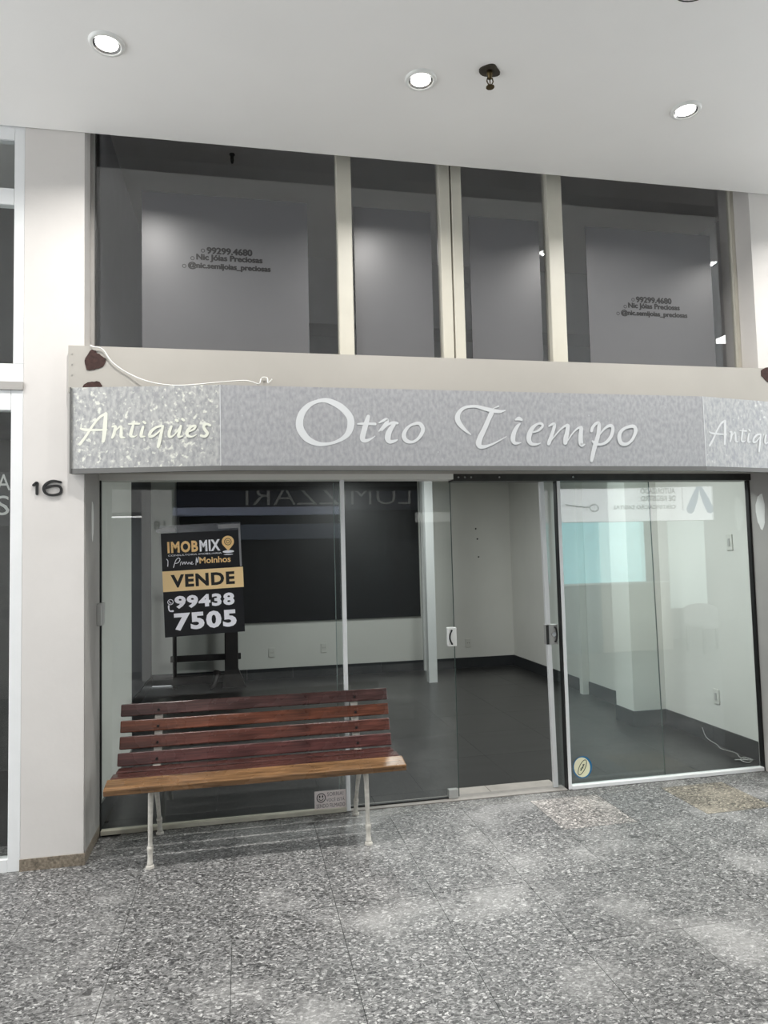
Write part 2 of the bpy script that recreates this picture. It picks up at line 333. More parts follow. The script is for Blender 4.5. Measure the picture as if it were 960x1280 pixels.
def sign_metal(name, lo, hi, streak, hiw):
    m, nt, b = nodes(name); L = nt.links.new
    geo = nt.nodes.new('ShaderNodeNewGeometry')
    mp = nt.nodes.new('ShaderNodeMapping'); mp.inputs['Scale'].default_value = (1.0, 1.0, .55); L(geo.outputs['Position'], mp.inputs['Vector'])
    n = nt.nodes.new('ShaderNodeTexNoise'); n.inputs['Scale'].default_value = 55; n.inputs['Detail'].default_value = 5; L(mp.outputs[0], n.inputs['Vector'])
    n2 = nt.nodes.new('ShaderNodeTexNoise'); n2.inputs['Scale'].default_value = 6; n2.inputs['Detail'].default_value = 4; L(mp.outputs[0], n2.inputs['Vector'])
    r = nt.nodes.new('ShaderNodeMapRange'); r.inputs[1].default_value = .36; r.inputs[2].default_value = .66; L(n.outputs['Fac'], r.inputs[0])
    mx = nt.nodes.new('ShaderNodeMix'); mx.data_type = 'RGBA'; mx.inputs[6].default_value = hexc(lo); mx.inputs[7].default_value = hexc(hi); L(r.outputs[0], mx.inputs[0])
    # pale scale flecks
    n3 = nt.nodes.new('ShaderNodeTexNoise'); n3.inputs['Scale'].default_value = 42; n3.inputs['Detail'].default_value = 3; L(geo.outputs['Position'], n3.inputs['Vector'])
    mul = nt.nodes.new('ShaderNodeMath'); mul.operation = 'MULTIPLY_ADD'; mul.inputs[1].default_value = .45; L(n2.outputs['Fac'], mul.inputs[0]); L(n3.outputs['Fac'], mul.inputs[2])
    r2 = nt.nodes.new('ShaderNodeMapRange'); r2.inputs[1].default_value = streak; r2.inputs[2].default_value = streak+.12; r2.inputs[4].default_value = .8; L(mul.outputs[0], r2.inputs[0])
    m2 = nt.nodes.new('ShaderNodeMix'); m2.data_type = 'RGBA'; m2.inputs[7].default_value = hexc(hiw); L(r2.outputs[0], m2.inputs[0]); L(mx.outputs[2], m2.inputs[6])
    L(m2.outputs[2], b.inputs['Base Color']); b.inputs['Roughness'].default_value = .5; b.inputs['Metallic'].default_value = .15
    return m
GRANITE = granite(); WOOD = wood()
CEIL = mat('ceiling_paint', '#f3f1ee', .75, var=.02, scale=1.5)
WHITE_WALL = mat('white_wall_paint', '#cecac6', .7, var=.035, scale=3, bump=.25, bscale=25)
TAUPE = mat('taupe_paint', '#9f9c98', .6, var=.05, scale=4)
BEIGE = mat('beige_paint', '#a9a59e', .5, var=.03, scale=3)
MULLION = mat('cream_aluminium', '#c4c0b3', .45, var=.04, scale=6)
ALU = mat('white_aluminium', '#dfe0e0', .35, var=.02)
PROFILE = mat('pale_profile', '#d8d6d0', .4)
SILL_ALU = mat('worn_sill', '#b9b5a6', .45, var=.12, scale=14)
DARK_TRACK = mat('dark_track', '#2b2926', .4, var=.3, scale=20)
BLACK = mat('black_gasket', '#141414', .5)
TRIM_GREY = mat('sign_edge_grey', '#646462', .45, var=.06)
SIGN_L = sign_metal('sign_speckled', '#939495', '#b2b2b0', .80, '#dedfd4')
SIGN_M = sign_metal('sign_grey', '#999a9d', '#adadaf', .97, '#c9cdcd')
SIGN_R = sign_metal('sign_grey_streaked', '#989a9e', '#b4b5b4', .88, '#d6d8d5')
LETTER = mat('pale_lettering', '#d0d2d3', .5)
LETTER_Y = mat('cream_lettering', '#d9dacd', .5)
GLASS = glass_mat('clear_glass', (.96,.975,.97,1), .052)
GLASS_G = glass_mat('greenish_glass', (.95,.975,.97,1), .06)
GLASS_L = glass_mat('leaf_glass', (.95,.98,.975,1), .025)
GLASS_UP = glass_mat('upper_glass', (.9,.905,.91,1), .08)
FILM = mat('frosted_film', '#5c5c5e', .37, var=.03, scale=3, spec=.5)
INK = mat('black_ink', '#151515', .5)
INT_WALL = mat('interior_wall_paint', '#cfcfc9', .7, var=.03, scale=2)
INT_FLOOR = mat('dark_interior_tile', '#2a2a2a', .3, var=.25, scale=3.5, stretch=(.5,2.2,1))
INT_BASE = mat('dark_baseboard_tile', '#2e3032', .3, var=.1, scale=5)
SKIRT = mat('brown_granite', '#7d7365', .4, var=.45, scale=70)
BLACK_PANEL = mat('black_panel', '#141416', .35)
RUST = mat('rust', '#3a2622', .9, var=.4, scale=40, bump=.6)
WHITE_PL = mat('white_plastic', '#e4e4e0', .35)
GREY_PL = mat('grey_plastic', '#a9a9a6', .4)
CAST = mat('white_cast_iron', '#bdb9b0', .5, var=.15, scale=40)
CHROME = mat('chrome', '#c8c8c8', .2, metal=1)
BRONZE = mat('bronze', '#5a4d33', .4, metal=.8, var=.3, scale=60)

# ------------------------------------------------------------------ corridor floor
PX, X0 = .4775, 1.37
ROWS = [-.14, -.64, -1.20, -1.765, -2.33, -2.895]
KX0, KX1 = -6, 6                                   # tile columns built one by one
xa, xb = X0+KX0*PX, X0+(KX1+1)*PX
fm = MB()
fm.box(-5, xa, -5.75, 0, -.12, 0); fm.box(xb, 10.5, -5.75, 0, -.12, 0); fm.box(xa, xb, -5.75, ROWS[-1], -.12, 0)
fm.box(xa, xb, ROWS[-1], 0, -.12, -.012)
floor = struct(fm.build('floor', GRANITE), 'grey speckled granite floor of the gallery outside the shop', 'floor')
random.seed(4)
tm = {}
for r in range(len(ROWS)-1):
    d = ROWS[r]-ROWS[r+1]
    b = MB().box(.0012, PX-.0012, -d+.0012, -.0012, -.011, 0); me = b.mesh('tile'); me.materials.append(GRANITE); tm[r] = me
    for k in range(KX0, KX1+1):
        o = bpy.data.objects.new('tile', tm[r]); COL.objects.link(o); o.parent = floor
        o.location = (X0+k*PX, ROWS[r], random.uniform(-.0008, 0))
        g = random.uniform(.93, 1.07)
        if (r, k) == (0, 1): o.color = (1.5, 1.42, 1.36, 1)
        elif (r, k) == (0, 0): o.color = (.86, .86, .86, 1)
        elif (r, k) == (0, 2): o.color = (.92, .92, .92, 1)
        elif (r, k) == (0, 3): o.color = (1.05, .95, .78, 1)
        else: o.color = (g, g, g*.995, 1)
me = MB().box(.001, .954, -.138, -.001, -.011, -.001).mesh('threshold_stone'); me.materials.append(GRANITE)
for k in range(-2, 5):
    o = bpy.data.objects.new('threshold_stone', me); COL.objects.link(o); o.parent = floor; o.location = (X0-.2+k*.955, 0, 0)
    o.color = (.9, .9, .88, 1)

# ------------------------------------------------------------------ ceiling, pillars, upper wall
struct(box('ceiling', -5, 10.5, -5.75, -.42, 4.135, 4.22, CEIL), 'plain white gallery ceiling above the shopfront', 'ceiling')
struct(box('ceiling_upper', -5, 10.5, -5.75, 6, 4.62, 4.7, CEIL), 'unseen slab above the dropped ceiling, put there to block light from above', 'ceiling')  # unseen slab, keeps light from leaking in through the gap above the ceiling
struct(box('wall_left', -1.187, -.868, -.414, .05, 0, 4.62, WHITE_WALL), 'white painted pillar with the number 16 left of the shopfront', 'pillar')
sk = MB().box(-1.19, -.860, -.420, -.410, 0, .062).box(-.868, -.860, -.412, -.005, 0, .062)
struct(sk.build('baseboard_left', SKIRT), 'brown speckled granite skirting at the foot of the white pillar', 'baseboard')
rv = struct(box('trim_reveal_left', -.868, -.862, -.409, -.012, .062, 2.19, TAUPE), 'grey painted side of the left pillar beside the glass', 'trim')
def paint_patch(x, y, z, ry, rz, sx, parent):
    b = MB(); n = 18; pts = []
    for k in range(n):
        a = 2*math.pi*k/n; q = 1+.09*math.sin(3*a+1)+.05*math.sin(7*a)
        pts.append((y+ry*q*math.cos(a), z+rz*q*math.sin(a)))
    b.add([(x, p, q) for p, q in pts]+[(x+sx, p, q) for p, q in pts],
          [tuple(range(n)), tuple(range(2*n-1, n-1, -1))]+[(i, (i+1) % n, n+(i+1) % n, n+i) for i in range(n)])
    o = b.build('bare_paint_patch', WHITE_PL, parent); o['label'] = 'bare white patch where the grey paint is missing'
paint_patch(-.862, -.215, 1.89, .03, .115, .0012, rv)
struct(box('wall_right', 3.746, 4.4, -.414, .05, 0, 2.9, WHITE_WALL), 'white pillar right of the shopfront at the picture edge', 'pillar')
rv2 = struct(box('trim_reveal_right', 3.740, 3.746, -.409, -.012, 0, 2.19, TAUPE), 'grey brown painted side of the right pillar beside the glass', 'trim')
paint_patch(3.740, -.112, 1.90, .045, .13, -.0012, rv2)
struct(box('wall_upper_right', 3.535, 4.4, -.414, -.1, 2.88, 4.62, WHITE_WALL), 'white wall right of the upper window', 'wall')
struct(box('trim_soffit', -.868, 3.746, -.46, .09, 2.187, 2.23, BEIGE), 'beige soffit strip between the sign and the glass', 'trim')

bm_ = struct(box('trim_beam', -.945, 4.4, -.45, -.416, 2.60, 2.868, BEIGE), 'beige beam between the grey sign and the upper windows', 'beam')
struct(box('trim_beam_core', -.862, 3.735, -.414, -.10, 2.23, 2.86, BEIGE), 'wall core behind the beige beam', 'beam')
def blob(name, pts, y0, y1, material, parent):
    out = catmull([(a, b, 0) for a, b in pts], True, 4); random.seed(len(pts))
    poly = [(a+random.uniform(-.004, .004), b+random.uniform(-.004, .004)) for a, b, _ in out]
    return MB().plate(poly, y0, y1).build(name, material, parent)
for nm, pts in (('a', RUST_UP), ('b', RUST_LOW), ('c', RUST_RIGHT)):
    o = blob('rust_hole', pts, -.4535, -.449, RUST, bm_); o['label'] = 'ragged dark brown rust hole'
for z in (2.82, 2.76, 2.70): MB().lathe([(.004, 0), (.004, .004)], (-.925, -.4535, z), 'y', 10).build('rivet', TAUPE, bm_)

# ------------------------------------------------------------------ upper window
WY = -.24
win = empty('window_1', (0, WY, 2.86)); win['kind'] = 'structure'
tag(win, 'dark upper window of four panes with cream mullions above the beam', 'window')
def wpart(name, mb, material, parent=win, **k):
    o = mb.build(name, material, None, **k); o.parent = parent
    bpy.context.view_layer.update(); o.matrix_parent_inverse = parent.matrix_world.inverted(); return o
MULL = [(.62, .715), (1.303, 1.375), (1.386, 1.456), (2.066, 2.175)]
for a, b in MULL: wpart('mullion', MB().box(a, b, WY-.045, WY+.035, 2.86, 4.6), MULLION, bevel=.004)
wpart('sill', MB().box(-.862, 3.53, WY-.05, WY+.06, 2.86, 2.875), MULLION)
wpart('side_frame', MB().box(-.866, -.845, WY-.02, WY+.02, 2.875, 4.6), TAUPE)
wpart('side_frame', MB().box(3.505, 3.533, WY-.02, WY+.02, 2.875, 4.6), MULLION)
panes = [(-.845, .62), (.715, 1.303), (1.456, 2.066), (2.175, 3.505)]
films = [(-.576, .433), (.735, 1.25), (1.515, 2.015), (2.362, 3.336)]
for (a, b), (c, d), top in zip(panes, films, (3.906, 3.908, 3.903, 3.892)):
    wpart('pane', MB().box(a, b, WY, WY+.006, 2.875, 4.6), GLASS_UP)
    f = wpart('frosted_film', MB().box(c, d, WY-.0015, WY, 2.876, top), FILM)
    if c in (-.576, 2.362):
        cx, zz = (-.064, 3.553) if c < 0 else (2.856, 3.388)
        wd = (.275, .40, .50) if c < 0 else (.275, .40, .515)
        for i, s in enumerate(('99299.4680', 'Nic J\u00f3ias Preciosas', '@nic.semijoias_preciosas')):
            z = zz-.052*i
            x = cx-wd[i]/2+.01
            t = text_on('lettering', s, (x, WY-.0015, z-.018), (1,0,0), (0,0,1), (0,-1,0), wd[i], .047 if i else .042, INK, None, bold=.015, heavy=.0022)
            t.parent = f; t.matrix_parent_inverse = f.matrix_world.inverted()
            ring = MB().add(*[(lambda n: ([(x-.024+r*math.cos(2*math.pi*k/n), WY-.0023, z+r*math.sin(2*math.pi*k/n)) for r in (.0125, .0085) for k in range(n)],
                    [(k, (k+1) % n, n+(k+1) % n, n+k) for k in range(n)]))(14)][0]).build('icon', INK)
            ring.parent = f; ring.matrix_parent_inverse = f.matrix_world.inverted()
# mezzanine room behind the upper window
MEZ = mat('mezzanine_wall', '#b4b3b6', .8, var=.05)
mz = MB().box(-.86, 4.3, 2.6, 2.7, 2.86, 4.62).box(-.95, -.868, -.2, 2.7, 2.86, 4.62).box(4.3, 4.4, -.1, 2.7, 2.86, 4.62).box(-.95, 4.4, -.2, 2.7, 2.80, 2.86)
struct(mz.build('wall_mezzanine', MEZ), 'dim grey room behind the upper windows', 'wall')
mb = struct(box('trim_mezzanine_beam', -.86, 4.3, 2.2, 2.6, 3.95, 4.62, MEZ), 'ceiling beam in the dim room behind the upper windows', 'beam')

lp = MB().plate([(3.785, 3.29), (3.992, 3.297), (3.992, 3.415), (3.785, 3.325)], .28, .33).build('glint_plate', mat('glint_plate', '#ffffff', .4, emit=(1,1,.96), estr=2.2))  # glowing plate added in the outline of a bright reflection in the pane
tag(lp, 'added glowing white plate standing in for a bright glint in the right upper pane', 'lamp')
sp2 = empty('sprinkler', (-.038, .5, 4.62)); tag(sp2, 'small dark sprinkler behind the left upper pane', 'sprinkler')
MB().lathe([(.02, -.008), (.02, 0)], (0,0,0), 'z', 12).build('cover_plate', BLACK, sp2); MB().lathe([(.008, -.07), (.012, -.05), (.012, -.008)], (0,0,0), 'z', 10).build('stem', BLACK, sp2)

# ------------------------------------------------------------------ sign
P0, P1, P2, P3 = Vector((-.929,-.452)), Vector((-.111,-.60)), Vector((2.95,-.60)), Vector((3.768,-.452))
SZ0, SZ1 = 2.168, 2.626
sign = empty('shop_sign', (1.42, -.6, SZ0))
tag(sign, 'long grey three-sided shop sign with pale script lettering under the beige beam', 'sign')
def under(parent, o):
    o.parent = parent; bpy.context.view_layer.update(); o.matrix_parent_inverse = parent.matrix_world.inverted(); return o
def panel(a, b, material, label):
    u = (b-a).normalized(); n = Vector((u.y, -u.x))          # towards the viewer
    bk = -n*.018
    o = MB().prism([(a.x, a.y), (b.x, b.y), (b.x+bk.x, b.y+bk.y), (a.x+bk.x, a.y+bk.y)], SZ0, SZ1).build('panel', material)
    o['label'] = label; return under(sign, o), u, n
pl_, ul, nl = panel(P0, P1, SIGN_L, 'speckled left panel')
pm_, um, nm_ = panel(P1, P2, SIGN_M, 'broad grey front panel')
pr_, ur, nr = panel(P2, P3, SIGN_R, 'streaked right panel')
V3 = lambda v, z=0.0: Vector((v.x, v.y, z))
under(pl_, strokes_on('lettering', ANTIGUES, V3(P0), V3(ul), (0,0,1), V3(nl), LETTER_Y, fat=1.1))
under(pm_, strokes_on('lettering', OTRO_TIEMPO, V3(P1), V3(um), (0,0,1), V3(nm_), LETTER))
under(pr_, strokes_on('lettering', ANTIGUES, V3(P2)-V3(ur)*.012, V3(ur), (0,0,1), V3(nr), LETTER))
pts = [P0, P1, P2, P3]
o2 = [(p.x, p.y-.004) for p in pts]
under(sign, MB().prism(o2+[(3.768, -.452+.03), (P2.x, -.57), (P1.x, -.57), (-.929, -.452+.03)], SZ0-.028, SZ0).build('bottom_rail', TRIM_GREY))
under(sign, MB().prism([(p.x, p.y+.002) for p in pts]+[(3.768, -.4505), (-.929, -.4505)], SZ1-.012, SZ1-.004).build('top_cover', TRIM_GREY))
under(sign, MB().box(-.935, -.927, -.462, -.4505, SZ0-.028, SZ1).build('end_strip', TRIM_GREY))
for p in (P1, P2): under(sign, MB().box(p.x-.002, p.x+.002, p.y-.002, p.y+.004, SZ0, SZ1).build('seam', LETTER))
# the white cord hanging over the beam and lying on the sign
cp = [(x, -.462 if z > 2.70 else -.475, max(z, 2.641) if i > 4 else z) for i, (x, z) in enumerate(CORD)]
cp = [(cp[0][0]-.02, -.456, cp[0][1]*0+2.871)] + cp
cp = catmull(cp, False, 5)
tag(MB().tube(cp, .0032, 6).build('cord', WHITE_PL, smooth=True), 'thin white cord draped from the beam onto the left end of the sign', 'cord')

# house number
hn = empty('house_number', (-1.06, -.414, 2.03)); tag(hn, 'black metal number 16 on the white pillar', 'house number')
for pts_, closed in ((DIGIT_ONE, 0), (DIGIT_SIX, 0)):
    under(hn, strokes_on('digit', [(0, [(x, z, .0135) for x, z in pts_])], (0, -.4145, 0), (1,0,0), (0,0,1), (0,-1,0), BLACK, thick=.010, off=.0))

# ------------------------------------------------------------------ glass shopfront
tr = struct(box('trim_track_pale', -.862, 1.42, -.03, .09, 2.150, 2.187, PROFILE), 'pale aluminium head track above the left glass', 'trim')
td = struct(box('trim_track_dark', 1.42, 3.740, -.03, .09, 2.138, 2.187, DARK_TRACK), 'dark open sliding track above the doorway and right glass', 'trim')
for i, x in enumerate((1.455, 1.50, 1.545, 1.75, 2.3)): MB().lathe([(.007, -.006), (.007, 0)], (x, -.03, 2.163), 'y', 10).build('bolt', CHROME, td)
w2 = empty('window_2', (-.1, 0, 0)); w2['kind'] = 'structure'; tag(w2, 'large fixed glass pane behind the wooden bench', 'glass pane')
under(w2, MB().box(-.856, .645, 0, .008, .028, 2.150).build('pane', GLASS))
under(w2, MB().box(.642, .668, -.016, .018, .002, 2.150).build('edge_profile', ALU, bevel=.003))
under(w2, MB().box(-.856, .642, -.018, .022, 0, .028).build('sill_channel', SILL_ALU, bevel=.003))
under(w2, MB().box(-.861, -.853, -.012, .02, 0, 2.15).build('gasket', BLACK))
hp = under(w2, MB().box(-.8615, -.835, -.10, .02, 1.262, 1.395).build('hinge_plate', GREY_PL, bevel=.003))
d1 = empty('door_1', (1.0, .04, 0)); d1['kind'] = 'structure'; tag(d1, 'frameless glass leaf with white lock left of the open doorway', 'glass door')
under(d1, MB().box(.605, 1.412, .034, .042, .012, 2.135).build('pane', GLASS))
lk = under(d1, MB().box(1.362, 1.424, .016, .060, 1.015, 1.142).build('lock', WHITE_PL, bevel=.004))
def arc(x, z, y, h, bulge, rad, mtl, parent, name='handle'):
    p = [(x+bulge*(1-(2*t-1)**2), y, z-h/2+h*t) for t in [k/10 for k in range(11)]]
    p = [(x, y+.012, z-h/2)]+p+[(x, y+.012, z+h/2)]
    return under(parent, MB().tube(p, rad, 8).build(name, mtl, smooth=True))
arc(1.387, 1.078, .002, .09, -.016, .006, BLACK, lk)
under(d1, MB().box(1.338, 1.404, .018, .058, .006, .064).build('bottom_clip', GREY_PL, bevel=.003))
under(d1, MB().box(.67, 1.338, .025, .052, .001, .014).build('bottom_seal', BLACK))
d2 = empty('door_2', (2.5, .06, 0)); d2['kind'] = 'structure'; tag(d2, 'glass sliding leaf with pale edge profile slid open behind the right pane', 'glass door')
def lean(z): return .024*(2.13-z)/2.13
def slant(name, x0, x1, y0, y1, z0, z1, m, parent):
    b = MB().box(x0, x1, y0, y1, z0, z1); b.v = [(x+lean(z), y, z) for x, y, z in b.v]; return under(parent, b.build(name, m))
slant('pane', 2.10, 2.945, .056, .064, .012, 2.138, GLASS_L, d2)
EDGE = mat('glass_edge', '#3f4f4a', .3)
slant('glass_edge', 2.9445, 2.949, .056, .064, .012, 2.138, EDGE, d2)
under(d1, MB().box(1.4115, 1.4155, .034, .042, .012, 2.135).build('glass_edge', EDGE))
under(d1, MB().box(.6015, .6055, .034, .042, .012, 2.135).build('glass_edge', mat('glass_edge_pale', '#8d9a97', .3)))
slant('edge_profile', 2.083, 2.113, .046, .074, .004, 2.138, ALU, d2)
lk2 = slant('lock', 2.076, 2.160, .036, .082, .990, 1.128, GREY_PL, d2)
under(lk2, MB().box(2.085, 2.103, .030, .037, .992, 1.126).build('keeper', BLACK))
arc(2.150, 1.06, .024, .10, .010, .006, BLACK, lk2)
under(lk2, MB().lathe([(.015, -.012), (.015, 0)], (2.138, .036, 1.06), 'y', 16).build('cylinder', CHROME))
w3 = empty('window_3', (3.0, 0, 0)); w3['kind'] = 'structure'; tag(w3, 'fixed glass pane right of the doorway with round sticker', 'glass pane')
under(w3, MB().box(2.205, 3.728, 0, .008, .028, 2.138).build('pane', GLASS_G))
under(w3, MB().box(2.185, 2.210, -.016, .018, .002, 2.138).build('edge_profile', ALU, bevel=.003))
under(w3, MB().box(2.176, 2.185, -.012, .030, .002, 2.138).build('gasket', BLACK))
under(w3, MB().box(2.210, 3.728, -.020, .022, 0, .028).build('sill_channel', ALU, bevel=.003))
under(w3, MB().box(3.724, 3.740, -.014, .02, 0, 2.138).build('gasket', BLACK))
struct(box('trim_floor_guide', .67, 2.176, -.02, .085, 0, .006, mat('floor_guide', '#8f8b86', .4, var=.1, scale=20)), 'flat metal floor guide across the doorway', 'trim')

# ------------------------------------------------------------------ for-sale poster
c0 = Vector((-.500, -.0, 1.814)); c1 = Vector((-.010, 0, 1.831)); c2 = Vector((-.491, 0, 1.167))
U = (c1-c0); PWD = U.length; U.normalize(); V = Vector((-U.z, 0, U.x)); PHT = .650
org = c0-V*PHT; org.y = -.004
po = empty('for_sale_poster', org); tag(po, 'black and gold for-sale poster taped to the glass above the bench', 'poster')
PBLK = mat('poster_black', '#17181b', .35); GOLD = mat('poster_gold', '#f0d09a', .45); GOLDT = mat('poster_gold_text', '#f0c88a', .45); PWH = mat('poster_white', '#f2f2f8', .45)
def pq(u, v): return org+U*(u*PWD)+V*(PHT*(1-v))
def quad(name, u0, u1, v0, v1, off, th, m, parent):
    N = Vector((0,-1,0)); p = [pq(u0,v1), pq(u1,v1), pq(u1,v0), pq(u0,v0)]
    vs = [q+N*off for q in p]+[q+N*(off+th) for q in p]
    return under(parent, MB().add(vs, [(0,3,2,1),(4,5,6,7),(0,1,5,4),(1,2,6,5),(2,3,7,6),(3,0,4,7)]).build(name, m))
sh = quad('sheet', 0, 1, 0, 1, 0, .001, PBLK, po)
SLEEVE = glass_mat('clear_sleeve', (.9,.9,.9,1), .12, .25)
quad('plastic_sleeve', -.012, 1.004, -.075, 0, 0, .0012, SLEEVE, po)
TAPE = glass_mat('tape', (.75,.75,.75,1), .3, .4)
quad('tape', -.05, .18, -.045, -.01, .0013, .0008, TAPE, po); quad('tape', .72, 1.0, -.06, -.02, .0013, .0008, TAPE, po); quad('tape', .975, 1.0, -.05, .36, .0013, .0008, TAPE, po)
band = quad('gold_band', 0, 1.012, .367, .565, .001, .0006, GOLD, po)
def ptxt(body, u0, u1, v0, v1, m, bold=.0, shear=0, parent=sh, off=.0024, name='lettering'):
    return under(parent, text_on(name, body, pq(u0, v1), U, V, (0,-1,0), (u1-u0)*PWD, (v1-v0)*PHT, m, None, bold, shear, off, space=1.12 if bold > .03 else 1.0))
ptxt('VENDE', .10, .90, .405, .53, INK, .04, parent=band, off=.0024)
ptxt('IMOB', .075, .455, .083, .195, GOLDT, .042); ptxt('MIX', .475, .735, .083, .195, PWH, .042)
ptxt('CONSULTORIA IMOBILI\u00c1RIA', .08, .75, .206, .226, PWH, .0)
ptxt('Moinhos', .465, .86, .25, .312, GOLDT, .02)
ptxt('99438', .135, .885, .61, .735, PWH, .045); ptxt('7505', .12, .90, .775, .945, PWH, .045)
def plocal(pts, w): return [(x*PWD, (1-y)*PHT, w) for x, y in pts]
script = [(0, plocal([(.14,.335),(.17,.27),(.205,.245),(.225,.26),(.20,.29),(.165,.295)], .004)), (0, plocal([(.225,.315),(.235,.285),(.25,.287),(.255,.31),(.275,.285),(.285,.31),(.30,.285),(.32,.31),(.335,.29),(.35,.312),(.36,.295),(.375,.29),(.365,.312),(.39,.31)], .003)),
          (0, plocal([(.42,.32),(.43,.25),(.44,.30),(.46,.245)], .004)), (0, plocal([(.06,.25),(.075,.27),(.07,.32)], .004))]
under(sh, strokes_on('script_lettering', script, org, U, V, (0,-1,0), PWH, off=.0024))
pin = [(.835+.078*math.sin(a), .112-.0587*math.cos(a)) for a in [math.pi*(k/16*1.5-.75) for k in range(17)]]+[(.835, .202)]
pin = [(x, y) for x, y in pin]
PV = [pq(x, y)+Vector((0,-.0022,0)) for x, y in pin]
under(sh, MB().add(PV, [tuple(range(len(PV)))]).build('pin_logo', GOLDT))
for r, w_ in ((.026, .004), (.012, .003)):
    under(sh, strokes_on('pin_ring', [(1, [(.835*PWD+r*.8*math.cos(2*math.pi*k/14), (1-.112)*PHT+r*.8*math.sin(2*math.pi*k/14), w_) for k in range(14)])], org, U, V, (0,-1,0), PBLK, off=.003))
for (x, y, rx, ry) in ((.835, .209, .036, .009), (.835, .237, .03, .003)):
    under(sh, MB().add([org+U*(x*PWD+rx*math.cos(2*math.pi*k/16))+V*((1-y)*PHT+ry*math.sin(2*math.pi*k/16))+Vector((0,-.0019,0)) for k in range(16)], [tuple(range(16))]).build('pin_base', PWH))
under(sh, strokes_on('phone_icon', [(1, [(.085*PWD+.016*math.cos(2*math.pi*k/12), (1-.665)*PHT+.016*math.sin(2*math.pi*k/12), .004) for k in range(12)]),
     (0, [(.072*PWD, (1-.655)*PHT, .004), (.082*PWD, (1-.672)*PHT, .005), (.098*PWD, (1-.675)*PHT, .004)]),
     (0, [(.062*PWD, (1-.70)*PHT, .010), (.062*PWD, (1-.73)*PHT, .008), (.075*PWD, (1-.75)*PHT, .008), (.11*PWD, (1-.752)*PHT, .012)])], org, U, V, (0,-1,0), PWH, off=.0024))

# smiley notice and round sticker
sn = empty('filming_notice', (.54, -.004, .026)); tag(sn, 'small white smiley notice about being filmed low on the glass under the bench', 'notice')
bd = under(sn, MB().box(.437, .641, -.0035, -.001, .024, .141).build('card', mat('notice_card', '#e3d9d6', .5)))
GI = mat('notice_ink', '#6f6568', .5)
cx, cz = .479, .099
under(bd, strokes_on('smiley', [(1, [(cx+.027*math.cos(2*math.pi*k/18), cz+.027*math.sin(2*math.pi*k/18), .005) for k in range(18)]),
    (0, [(cx-.014, cz-.006, .004), (cx-.006, cz-.014, .004), (cx+.006, cz-.014, .004), (cx+.014, cz-.006, .004)]),
    (0, [(cx-.009, cz+.005, .008), (cx-.009, cz+.012, .008)]), (0, [(cx+.009, cz+.005, .008), (cx+.009, cz+.012, .008)])], (0,-.0035,0), (1,0,0), (0,0,1), (0,-1,0), INK))
for s, x, z, wd, in (('SORRIA!', .518, .106, .105), ('VOC\u00ca EST\u00c1', .512, .072, .118), ('SENDO FILMADO', .448, .036, .185)):
    under(bd, text_on('lettering', s, (x, -.0035, z), (1,0,0), (0,0,1), (0,-1,0), wd, .024, GI, bold=.0))
rs = empty('round_sticker', (2.30, -.004, .066)); tag(rs, 'round blue and cream sticker low on the right glass pane', 'sticker')
def disc(cx, cz, rx, rz, y, th, rot, m, parent, name):
    ca, sa = math.cos(rot), math.sin(rot); n = 28; pts = []
    for k in range(n):
        a = 2*math.pi*k/n; p, q = rx*math.cos(a), rz*math.sin(a); pts.append((cx+p*ca-q*sa, cz+p*sa+q*ca))
    return under(parent, MB().plate(pts, y-th, y).build(name, m))
SB = mat('sticker_blue', '#1f6d9c', .4); SC = mat('sticker_cream', '#e9e6c4', .4); SK = mat('sticker_ink', '#3b4a3c', .4)
d_ = disc(2.300, .141, .072, .075, -.001, .001, 0, SB, rs, 'disc')
disc(2.296, .141, .060, .068, -.002, .0008, .25, SC, d_, 'face')
ell = lambda rx, rz, rot, w_: [(1, [(2.297+rx*math.cos(2*math.pi*k/20)*math.cos(rot)-rz*math.sin(2*math.pi*k/20)*math.sin(rot), .141+rx*math.cos(2*math.pi*k/20)*math.sin(rot)+rz*math.sin(2*math.pi*k/20)*math.cos(rot), w_) for k in range(20)])]
under(d_, strokes_on('emblem', ell(.055, .022, 1.05, .005), (0,-.0028,0), (1,0,0), (0,0,1), (0,-1,0), SK))
under(d_, strokes_on('emblem_marks', [(0, [(2.283,.122,.007),(2.291,.126,.007),(2.286,.134,.006)]), (0, [(2.292,.138,.007),(2.301,.136,.006),(2.299,.147,.007)]), (0, [(2.308,.149,.006),(2.303,.158,.007),(2.312,.160,.006)])], (0,-.0028,0), (1,0,0), (0,0,1), (0,-1,0), SK))

# ------------------------------------------------------------------ shop interior
fi = struct(box('floor_interior', -1.2, 3.9, .0, 5.2, -.12, -.012, INT_BASE), 'dark tiled floor inside the empty shop', 'floor')
TS = .70; mcache = {}
SILLT = mat('pale_inner_sill', '#a39d96', .45, var=.12, scale=9)
for j in range(8):
    y0 = .23+j*TS; y1 = min(y0+TS, 5.13)
    if y1-y0 < .02: continue
    for i in range(7):
        x0 = -.885+i*TS-.0; x1 = min(x0+TS, 3.87)
        if x1-x0 < .02: continue
        key = (round(x1-x0, 3), round(y1-y0, 3))
        if key not in mcache:
            me = MB().box(.0008, key[0]-.0008, .0008, key[1]-.0008, -.011, -.0005).mesh('interior_tile'); me.materials.append(INT_FLOOR); mcache[key] = me
        o = bpy.data.objects.new('interior_tile', mcache[key]); COL.objects.link(o); o.parent = fi; o.location = (x0, y0, 0)
for x0, x1 in ((-.85, .03), (.034, .846), (.85, 1.405), (1.409, 1.66), (1.664, 2.15), (2.154, 3.28), (3.284, 3.87)):
    box('inner_sill_stone', x0, x1, .002, .228, -.011, 0, SILLT if 1.5 < x1 < 2.2 else INT_FLOOR, fi)
